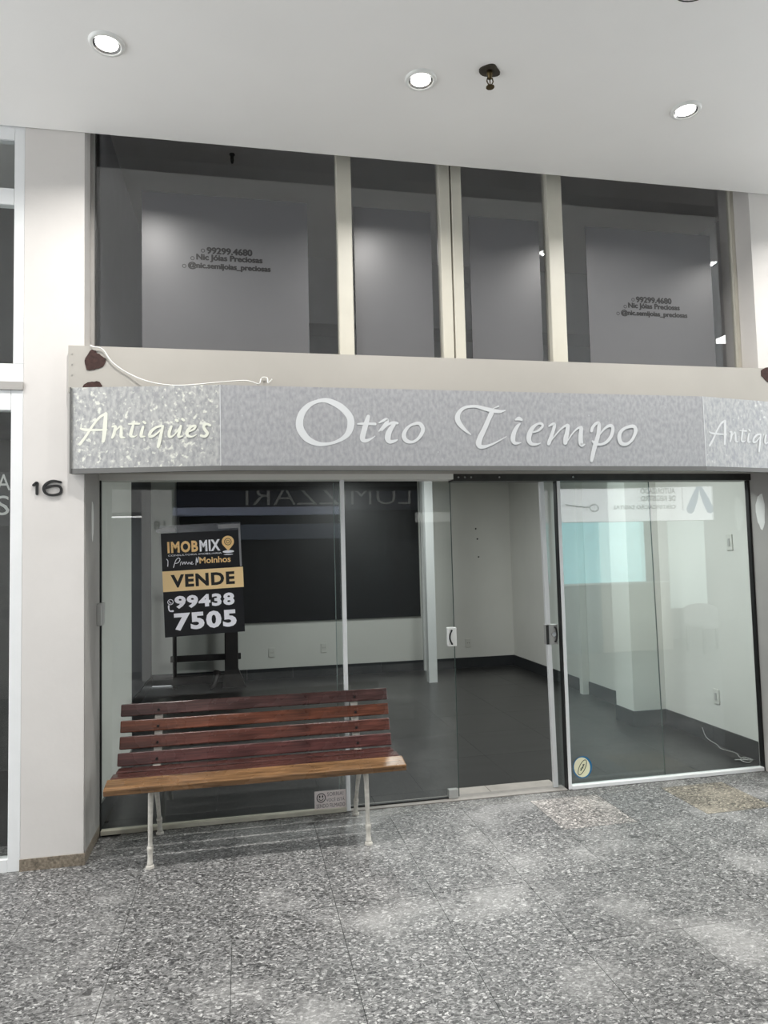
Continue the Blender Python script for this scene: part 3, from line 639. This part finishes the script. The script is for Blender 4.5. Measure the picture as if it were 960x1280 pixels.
IWALL_Y = 5.13
wb = struct(box('wall_back', -1.2, 3.9, IWALL_Y, IWALL_Y+.1, 0, 2.76, INT_WALL), 'pale back wall of the empty shop', 'wall')
for x, z in ((3.34, 1.99), (3.36, 1.84), (3.37, 1.58)): MB().lathe([(.012, -.004), (.012, 0)], (x, IWALL_Y, z), 'y', 10).build('anchor_hole', BLACK, wb)
struct(box('wall_interior_right', 3.87, 3.99, .05, IWALL_Y+.1, 0, 2.76, INT_WALL), 'white right wall inside the shop', 'wall')
lw_ = MB().box(-1.0, -.885, .05, 1.42, 0, 2.76)
struct(MB().box(-1.28, -1.18, 1.42, IWALL_Y+.1, 0, 2.76).box(-1.18, -1.0, 1.40, 1.42, 0, 2.76).build('wall_interior_recess', mat('dark_recess_grey', '#4b4b4e', .7, var=.04)), 'dark grey recessed wall at the far left of the shop', 'wall')  # recess wall in a darker grey than the other shop walls
struct(lw_.build('wall_interior_left', INT_WALL), 'white left wall inside the shop', 'wall')
struct(box('ceiling_interior', -1.28, 3.99, .09, IWALL_Y+.1, 2.76, 2.80, INT_WALL), 'low ceiling inside the shop', 'ceiling')
struct(box('wall_column', 3.54, 3.87, 1.40, 1.71, 0, 2.76, INT_WALL), 'white square column against the right wall inside the shop', 'column')
struct(box('wall_post', 2.322, 2.432, 4.16, 4.27, 0, 2.76, mat('white_post', '#dcdedd', .5)), 'slim white post standing in the back of the shop', 'post')
struct(box('trim_pipe_casing', 3.79, 3.87, 2.88, 2.96, 0, 2.76, INT_WALL), 'narrow white pipe casing on the right wall inside the shop', 'trim')
struct(box('trim_back_strip', 2.50, 2.56, IWALL_Y-.05, IWALL_Y, .0, 2.76, mat('strip_white', '#d0d2d0', .5)), 'white vertical strip on the back wall beside the black panel', 'trim')
struct(box('trim_black_panel', -.85, 2.47, IWALL_Y-.03, IWALL_Y, .765, 2.74, BLACK_PANEL), 'wide black panel covering the upper back wall', 'panel')
def baseboard(name, label, segs):
    root = empty(name, (0,0,0)); root['kind'] = 'structure'; tag(root, label, 'baseboard')
    for (x0, x1, y0, y1) in segs:
        L = max(x1-x0, y1-y0); n = max(1, round(L/.6))
        for k in range(n):
            if x1-x0 > y1-y0: box('baseboard_tile', x0+(x1-x0)*k/n+.0008, x0+(x1-x0)*(k+1)/n-.0008, y0, y1, 0, .145, INT_BASE, root)
            else: box('baseboard_tile', x0, x1, y0+(y1-y0)*k/n+.0008, y0+(y1-y0)*(k+1)/n-.0008, 0, .145, INT_BASE, root)
baseboard('baseboard_back', 'dark tile baseboard along the back wall', [(-1.18, 2.50, IWALL_Y-.012, IWALL_Y), (2.56, 3.858, IWALL_Y-.012, IWALL_Y)])
baseboard('baseboard_right', 'dark tile baseboard along the right wall inside the shop', [(3.858, 3.87, .05, 1.39), (3.858, 3.87, 1.722, 2.88), (3.858, 3.87, 2.96, IWALL_Y), (3.54, 3.87, 1.388, 1.40), (3.528, 3.54, 1.388, 1.71)])
baseboard('baseboard_interior_left', 'dark tile baseboard along the left wall inside the shop', [(-.885, -.873, .06, 1.42), (-1.18, -1.168, 1.43, IWALL_Y-.013)])
SOCK = mat('socket_plate', '#c9c9c2', .4)
def socket(name, c, axis, label, w_=.085, h_=.125, grp='wall sockets inside the shop'):
    x, y, z = c; o = empty(name, c); tag(o, label, 'wall socket' if 'socket' in name else 'switch', grp)
    if axis == 'y':
        p = under(o, MB().box(x-w_/2, x+w_/2, y-.010, y, z-h_/2, z+h_/2).build('plate', SOCK, bevel=.002))
        for dx in (-.014, .014): under(p, MB().lathe([(.005, -.0015), (.005, 0)], (x+dx, y-.010, z), 'y', 8).build('hole', BLACK))
    else:
        p = under(o, MB().box(x-.010, x, y-w_/2, y+w_/2, z-h_/2, z+h_/2).build('plate', SOCK, bevel=.002))
        under(p, MB().box(x-.015, x-.010, y-.012, y+.012, z-.03, z+.03).build('insert', GREY_PL))
socket('wall_socket', (.38, IWALL_Y, .355), 'y', 'leftmost socket on the back wall, below the black panel')
socket('wall_socket', (1.09, IWALL_Y, .385), 'y', 'socket below the black panel seen just left of the pale glass profile')
socket('wall_socket', (3.17, IWALL_Y, .35), 'y', 'socket on the back wall seen through the open doorway')
socket('wall_socket', (3.87, .665, .40), 'x', 'socket low on the right wall above the dark baseboard', .075, .12)
socket('light_switch', (3.87, .405, 1.68), 'x', 'switch plate high on the right wall inside the shop', .07, .13, None)
wp = catmull([(3.80,.20,.006),(3.78,.30,.006),(3.83,.42,.006),(3.80,.55,.006),(3.845,.66,.006),(3.85,.80,.03),(3.856,.86,.10)], False, 5)
wp2 = catmull([(3.80,.20,.006),(3.74,.17,.006),(3.72,.22,.014),(3.77,.25,.022),(3.80,.19,.016),(3.74,.20,.02),(3.70,.26,.006)], False, 5)
tag(MB().tube(wp, .003, 6).tube(wp2, .004, 6).build('loose_wire', GREY_PL, smooth=True), 'loose white wire lying by the baseboard at the right end of the shop floor', 'wire')

# unseen ceiling panels added to brighten the empty shop
def fill_panel_lamp(x, y, wts, label):
    r = empty('added_panel_lamp', (x, y, 2.76)); tag(r, label, 'lamp', 'added panel lamps brightening the shop')
    MB().box(-.30, .30, -.30, .30, -.03, 0).build('housing', WHITE_PL, r)
    MB().box(-.27, .27, -.27, .27, -.032, -.0301).build('diffuser', mat('fill_diffuser', '#ffffff', .5, emit=(1,1,1), estr=2), r)
    ld = bpy.data.lights.new('fill_panel_light', 'AREA'); ld.shape = 'SQUARE'; ld.size = .5; ld.energy = wts; ld.color = (.96,1,.99)
    lo = bpy.data.objects.new('fill_panel_light', ld); COL.objects.link(lo); lo.parent = r; lo.location = (0,0,-.036)
fill_panel_lamp(2.2, .75, SHOP_W, 'added unseen panel lamp on the shop ceiling near the glass')
fill_panel_lamp(1.6, 3.3, SHOP_W*.6, 'added unseen panel lamp on the shop ceiling near the back wall')

# ------------------------------------------------------------------ bench
BX0, BX1 = -.725, .905
bench = empty('bench', (.09, -.33, 0)); tag(bench, 'wooden slatted bench with white cast iron legs in front of the glass', 'bench')
def slat(y, z, tilt, wd, th, col, label=None, x0=BX0, x1=BX1, wob=0):
    b = MB().box(-(x1-x0)/2, (x1-x0)/2, -wd/2, wd/2, -th/2, th/2); o = b.build('slat', WOOD, None, bevel=.006, seg=2)
    o.location = ((x0+x1)/2, y, z); o.rotation_euler = (tilt, 0, wob); o.color = tuple(col)+(1,)
    if label: o['label'] = label
    return under(bench, o)
# seat (tilt about x), the front one worn to bare wood
slat(-.538, .435, .17, .124, .036, (.185,.10,.046), 'front seat slat worn to golden wood', -.735, .912)
slat(-.404, .442, -.02, .094, .030, (.065,.024,.019), 'dark varnished seat slat', -.725, .905)
slat(-.286, .440, -.05, .094, .030, (.065,.024,.02), 'dark varnished seat slat', -.715, .895)
# backrest from the lowest to the top
ang = math.radians(72)
slat(-.205, .490, ang, .074, .028, (.08,.03,.027), 'dark red backrest slat')
slat(-.165, .575, ang, .073, .028, (.09,.032,.023), 'dark red backrest slat', BX0+.005)
slat(-.135, .663, ang, .069, .028, (.145,.05,.028), 'reddish backrest slat with a knot', BX0+.005)
slat(-.103, .752, ang, .072, .028, (.078,.037,.033), 'dull brown top slat', BX0+.003)
for x in (-.505, .690):
    fr = MB()
    def bar(p, q, w_, t_):        # flat cast bar in the plane x = const
        d = Vector((0, q[0]-p[0], q[1]-p[1])).normalized(); n = Vector((0, -d.z, d.y)); a = Vector((x, *p)); b = Vector((x, *q)); X = Vector((t_/2, 0, 0)); N = n*(w_/2)
        vs = [a-X-N, a+X-N, a+X+N, a-X+N, b-X-N, b+X-N, b+X+N, b-X+N]
        fr.add(vs, [(0,3,2,1),(4,5,6,7),(0,1,5,4),(1,2,6,5),(2,3,7,6),(3,0,4,7)])
    bar((-.565,.412), (-.25,.418), .022, .038)
    bar((-.25,.418), (-.178,.47), .022, .042); bar((-.178,.47), (-.075,.77), .014, .045)
    under(bench, fr.build('side_frame', CAST))
    def leg(pts, rads):
        c = catmull([(p[0], p[1], r) for p, r in zip(pts, rads)], False, 4)
        o = MB().tube([(x, a, b) for a, b, r in c], [r for a, b, r in c], 10).build('leg', CAST, smooth=True); return under(bench, o)
    leg([(-.470,.405),(-.500,.36),(-.525,.22),(-.530,.12),(-.535,.10),(-.538,.06),(-.545,.012)], [.017,.015,.013,.012,.018,.013,.017])
    leg([(-.330,.408),(-.29,.36),(-.19,.24),(-.12,.12),(-.105,.10),(-.088,.05),(-.072,.012)], [.017,.015,.013,.012,.017,.013,.017])
    for y, z in ((-.545, .006), (-.072, .006)): under(bench, MB().lathe([(.024, -.006), (.022, .004), (.014, .012)], (x, y, z), 'z', 12).build('foot', CAST))
    for y, z in ((-.221,.486),(-.181,.571),(-.151,.659),(-.119,.748)):
        under(bench, MB().lathe([(.008, -.004), (.008, 0)], (x, y-.001, z), 'y', 10).build('bolt', BLACK))

# ------------------------------------------------------------------ ceiling fixtures
LENS = mat('lamp_lens', '#ffffff', .4, emit=(1,.99,.97), estr=8)
def downlight(loc, label, grp):
    r = empty('downlight', loc); tag(r, label, 'downlight', grp)
    o = MB().lathe([(.064, -.010), (.068, -.014), (.080, -.011), (.084, 0)], (0,0,0), 'z', 32, cap=False).build('ring', WHITE_PL, r, smooth=True)
    MB().lathe([(.064, -.010), (.052, -.004)], (0,0,0), 'z', 32, cap=False).build('reflector', CHROME, r)
    MB().lathe([(.052, -.005), (.052, -.0005)], (0,0,0), 'z', 32).build('lens', LENS, r)
    ld = bpy.data.lights.new('lamp', 'AREA'); ld.shape = 'DISK'; ld.size = .045; ld.energy = LAMP_W; ld.color = LAMP_COL; ld.spread = math.radians(142)
    lo = bpy.data.objects.new('lamp', ld); COL.objects.link(lo); lo.parent = r; lo.location = (0,0,-.018)
    return r
for x, lb in ((-.609, 'round white downlight at the left, above the number 16 pillar'), (.948, 'round white downlight in the middle of the ceiling, beside the sprinkler'), (2.506, 'round white downlight at the right end of the ceiling')):
    downlight((x, -1.185, 4.135), lb, 'ceiling downlights in view')
for x in (-3.72, -2.165, 4.06, 5.62, 7.18): downlight((x, -1.185, 4.135), 'round white downlight further along the gallery ceiling', 'downlights outside the picture')
for x in (-3.72, -.609, 2.506, 5.62): downlight((x, -4.35, 4.135), 'round white downlight in the row nearer the opposite shops', 'downlights of the far row')
spk = empty('sprinkler', (1.284, -1.31, 4.135)); tag(spk, 'bronze fire sprinkler hanging from the ceiling', 'sprinkler')
pl2 = [(.052*(1+.18*math.sin(2*a+.6)+.08*math.sin(3*a))*math.cos(a), .046*(1+.1*math.sin(3*a))*math.sin(a)) for a in [2*math.pi*k/20 for k in range(20)]]
MB().prism(pl2, -.006, 0).build('cover_plate', mat('dark_bronze', '#3b362c', .6, var=.4, scale=50), spk)
MB().lathe([(.016, -.006), (.016, -.022), (.011, -.03), (.011, -.045)], (0,0,0), 'z', 12).build('stem', BRONZE, spk, smooth=True)
MB().tube([(-.012,0,-.04),(-.017,0,-.06),(-.004,0,-.085)], .0035, 6).tube([(.012,0,-.04),(.017,0,-.06),(.004,0,-.085)], .0035, 6).tube([(0,0,-.045),(0,0,-.08)], .003, 6).build('yoke', BRONZE, spk)
MB().lathe([(.022, -.092), (.022, -.089), (.006, -.084)], (0,0,0), 'z', 12).build('deflector', BRONZE, spk)
cpz = empty('ceiling_cover_plate', (2.0, -2.0, 4.135)); tag(cpz, 'round ceiling cover with a dark rim cut by the top edge', 'ceiling cover')
MB().lathe([(.10, -.004), (.10, 0)], (0,0,0), 'z', 32).build('plate', WHITE_PL, cpz)
MB().tube([(.102*math.cos(2*math.pi*k/32), .102*math.sin(2*math.pi*k/32), -.003) for k in range(32)], .004, 6, closed=True).build('rim', BLACK, cpz)

# ------------------------------------------------------------------ neighbouring shopfront at the left edge
NY = -.395
nb = empty('window_4', (-1.9, NY, 0)); nb['kind'] = 'structure'; tag(nb, 'white aluminium framed shopfront of the neighbour at the left edge', 'shop window')
def np_(name, x0, x1, y0, y1, z0, z1, m, **k): return under(nb, MB().box(x0,x1,y0,y1,z0,z1).build(name, m, **k))
np_('jamb', -1.243, -1.187, NY-.015, NY+.04, 2.765, 4.62, ALU, bevel=.003)
np_('jamb', -1.250, -1.187, NY-.02, NY+.04, 0, 2.615, ALU, bevel=.003)
np_('rail', -3.2, -1.243, NY-.015, NY+.04, 3.68, 3.775, ALU, bevel=.003)
np_('rail', -3.2, -1.187, NY-.015, NY+.04, 2.66, 2.765, ALU, bevel=.003)
np_('rail', -3.2, -1.187, NY-.03, NY+.04, 2.615, 2.66, TAUPE)
np_('rail', -3.2, -1.250, NY-.02, NY+.04, 2.50, 2.615, ALU, bevel=.003)
np_('rail', -3.2, -1.250, NY-.02, NY+.04, 0, .07, ALU, bevel=.003)
np_('rail', -3.2, -1.243, NY-.015, NY+.04, 4.06, 4.62, ALU)
for z0, z1 in ((3.775, 4.06), (2.765, 3.68), (.07, 2.50)): np_('pane', -3.2, -1.245, NY, NY+.006, z0, z1, GLASS)
NBD = mat('neighbour_dark', '#4a4a48', .7, var=.3, scale=4)
nr_ = MB().box(-3.4, -1.19, 1.6, 1.7, 0, 4.62).box(-1.28, -1.19, .06, 1.6, 0, 4.62).box(-3.4, -1.19, -.3, 1.7, 2.66, 2.72).box(-3.4, -3.3, -.3, 1.7, 0, 4.62)
struct(nr_.build('wall_neighbour', NBD), 'dim interior of the neighbouring shop', 'wall')
struct(box('floor_neighbour', -3.4, -1.19, .0, 1.7, -.1, -.001, INT_FLOOR), 'floor of the neighbouring shop', 'floor')
sgn = np_('sign_board', -1.9, -1.262, NY+.05, NY+.06, 1.86, 2.16, INK)
for ch_, x_ in (('C', -1.42), ('A', -1.34)): under(nb, text_on('lettering', ch_, (x_, NY+.049, 2.06), (1,0,0), (0,0,1), (0,-1,0), .07, .09, GREY_PL))
under(nb, text_on('lettering', 'S', (-1.345, NY+.049, 1.92), (1,0,0), (0,0,1), (0,-1,0), .07, .11, GREY_PL))

# ------------------------------------------------------------------ shops across the gallery (seen mirrored in the glass)
OY = -5.6
OPW = mat('opposite_wall', '#a7a5a3', .7, var=.03)
struct(MB().box(-5, 10.5, -6.9, -6.8, 0, 4.62).box(3.2, 4.62, -6.8, OY, 0, 4.135).box(7.7, 10.5, -6.8, OY, 0, 4.135).box(-5, -2.6, -6.8, OY, 0, 4.135).build('wall_opposite', OPW), 'grey walls between the shops across the gallery', 'wall')
struct(box('floor_opposite', -5, 10.5, -6.9, -5.75, -.12, 0, INT_FLOOR), 'floor of the shops across the gallery', 'floor')
struct(box('wall_opposite_pillar', -1.36, -.956, -6.8, OY+.05, 0, 4.135, mat('opposite_pillar_paint', '#d6d4d1', .7, var=.03)), 'grey pillar numbered 18 across the gallery', 'pillar')
n18 = text_on('house_number', '18', (-1.10, OY+.05, 2.06), (-1,0,0), (0,0,1), (0,1,0), .16, .13, INK, bold=.02); n18.location.x += .06
tag(n18, 'black number 18 on the pillar across the gallery', 'house number')
NAVY = mat('navy_fascia', '#1d2030', .5)
sb = struct(box('trim_opposite_fascia', -.95, 3.19, OY-.12, OY, 2.32, 4.135, NAVY), 'dark fascia of the shop across the gallery', 'fascia')
t = text_on('shop_lettering', 'LUMIZZARI', (2.51, OY, 2.40), (-1,0,0), (0,0,1), (0,1,0), 2.45, .27, GREY_PL, bold=-.012); tag(t, 'thin grey letters on the dark fascia across the gallery', 'lettering')
struct(MB().box(-.95, 3.19, -6.79, -6.7, 0, 2.6).box(-.95, 3.19, OY-.14, OY-.13, .0, 1.86).build('wall_opposite_dark', mat('dark_shop', '#15161a', .5)), 'dark unlit shop across the gallery', 'wall')
AW = mat('pale_awning', '#aeb6cf', .5); AW2 = mat('grey_awning', '#68707f', .5)
tag(MB().box(-.95, 1.47, OY+.002, OY+.06, 2.25, 2.37).build('shop_awning', AW, bevel=.01), 'pale blue awning band across the gallery', 'awning')
tag(MB().box(-.95, 1.44, OY+.002, OY+.06, 1.90, 2.12).build('shop_awning', AW2, bevel=.01), 'grey blue lower awning band across the gallery', 'awning')
tag(MB().box(2.57, 3.13, OY+.002, OY+.05, 2.12, 2.27).build('shop_plaque', WHITE_PL), 'white plaque on the fascia across the gallery', 'plaque')
# registry office: white sign with mirrored print in the reflection, lit turquoise window, counter, chair
so = empty('office_sign', (6.1, OY, 2.09)); tag(so, 'white office sign with blue chevron logo across the gallery', 'sign')
bdo = under(so, MB().box(4.62, 7.60, OY, OY+.05, 2.085, 2.80).build('board', mat('office_sign_white', '#f2f0f3', .4, emit='#f2f0f3', estr=1.3)))
SGI = mat('office_ink', '#4a4b57', .5); SGB = mat('office_blue', '#5c79b4', .5)
for s, z, wd in (('AUTORIZADO', 2.52, .62), ('DE REGISTRO', 2.40, .62), ('CERTIFICA\u00c7\u00c3O DIGITAL', 2.26, 1.12)):
    under(bdo, text_on('lettering', s, (6.90, OY+.05, z), (-1,0,0), (0,0,1), (0,1,0), wd, .09, SGI, bold=.03))
under(bdo, strokes_on('chevron_logo', [(0, [(7.16,2.26,.14),(7.25,2.45,.12),(7.34,2.68,.03)]), (0, [(7.52,2.26,.14),(7.43,2.45,.12),(7.34,2.68,.03)])], (0,OY+.05,0), (1,0,0), (0,0,1), (0,1,0), SGB))
under(bdo, MB().box(7.02, 7.03, OY+.05, OY+.052, 2.24, 2.68).build('divider', SGI))
under(bdo, strokes_on('ring_logo', [(1, [(5.46+.07*math.cos(a), 2.30+.055*math.sin(a), .02) for a in [2*math.pi*k/16 for k in range(16)]]), (0, [(4.98,2.36,.02),(5.15,2.33,.02),(5.38,2.31,.02)])], (0,OY+.05,0), (1,0,0), (0,0,1), (0,1,0), SGI))
TQ = mat('lit_turquoise_window', '#7fb9bf', .3, emit='#8fcfd6', estr=1.8); TQ2 = mat('lit_pale_window', '#bfe2e2', .3, emit='#c4ecec', estr=1.9); TQ3 = mat('lit_grey_window', '#b9c6c0', .3, emit='#bccac4', estr=1.0)
ow = empty('office_window', (6.1, OY-.1, .65)); tag(ow, 'brightly lit turquoise office window across the gallery', 'window')
for a, b, m in ((4.63, 5.60, TQ), (5.61, 6.40, TQ2), (6.41, 6.82, OPW), (6.83, 7.50, TQ3)):
    under(ow, MB().box(a, b, OY-.12, OY-.10, 1.112 if b < 6.9 else .66, 2.08).build('pane', m))
oc = empty('office_counter', (5.75, OY-.1, 0)); tag(oc, 'beige office counter below the lit window across the gallery', 'counter')
CT = mat('counter_beige', '#b8b2a9', .6)
under(oc, MB().box(5.62, 6.86, OY-.5, OY-.13, 0, 1.08).build('body', CT)); under(oc, MB().box(4.63, 5.615, OY-.5, OY-.13, 0, 1.075).build('side_body', mat('counter_dark', '#6d747a', .5, var=.3, scale=6)))
under(oc, MB().box(4.63, 6.86, OY-.5, OY-.125, 1.08, 1.108).build('top', WHITE_PL))
ch = empty('office_chair', (7.2, OY+.2, 0)); tag(ch, 'grey round-backed chair across the gallery', 'chair')
CG = mat('chair_grey', '#8e8e8c', .7)
cpts = [(6.90,.42),(7.52,.42)]+[(7.21+.31*math.cos(a), .62+.12*math.sin(a)) for a in [math.pi*k/12 for k in range(13)]]
under(ch, MB().plate(cpts, OY+.06, OY+.12).build('backrest', CG)); under(ch, MB().box(6.92, 7.50, OY+.10, OY+.55, .38, .45).build('seat', CG, bevel=.02))
for x in (6.95, 7.47):
    for y in (OY+.12, OY+.52): under(ch, MB().box(x-.015, x+.015, y-.015, y+.015, 0, .38).build('leg', BLACK))
# left lit shop
LS = MB().box(-2.6, -1.36, -6.5, -6.4, 0, 2.3)
struct(LS.build('wall_opposite_left', mat('far_left_shop', '#8b8f90', .6, var=.2, scale=3)), 'shop across the gallery left of pillar 18', 'wall')
tag(MB().box(-2.55, -1.40, -5.9, -5.86, 2.26, 2.28).build('strip_lamp', mat('strip_lamp', '#ffffff', .4, emit=(1,1,1), estr=5)), 'thin strip lamp in the shop across the gallery', 'lamp')
struct(box('trim_opposite_left', -2.6, -1.36, OY-.1, OY, 2.32, 4.135, OPW), 'fascia across the gallery left of pillar 18', 'fascia')

# antique wooden stand at the back of the shop, mostly hidden by the poster
DW = mat('dark_wood', '#1d1716', .45, var=.3, scale=12)
st = empty('wooden_stand', (-.45, 4.8, 0)); tag(st, 'dark wooden stand with a low rail inside the shop behind the poster', 'wooden stand')
under(st, MB().box(-.235, -.065, 4.72, 4.86, .05, 1.45).build('post', DW, bevel=.012))
under(st, MB().add([(-.27,4.68,0),(.03,4.66,0),(.03,4.90,0),(-.27,4.90,0),(-.235,4.72,.22),(-.065,4.72,.22),(-.065,4.86,.22),(-.235,4.86,.22)], [(0,3,2,1),(4,5,6,7),(0,1,5,4),(1,2,6,5),(2,3,7,6),(3,0,4,7)]).build('base', DW))
under(st, MB().box(-.885, -.835, 4.78, 4.83, 0, 1.45).build('leg', DW, bevel=.006))
under(st, MB().box(-.92, -.03, 4.87, 4.91, .325, .405).build('rail', DW, bevel=.006)); under(st, MB().box(-.92, -.03, 4.87, 4.91, 1.30, 1.38).build('rail', DW, bevel=.006))
under(st, MB().box(-.90, -.05, 4.76, 4.87, .05, .16).build('low_shelf', DW, bevel=.006))
under(st, MB().tube([(-.33, 4.72, .20), (-.35, 4.66, .12), (-.37, 4.60, .05), (-.42, 4.56, .02)], [.05, .04, .03, .022], 10).build('claw_foot', DW, smooth=True))
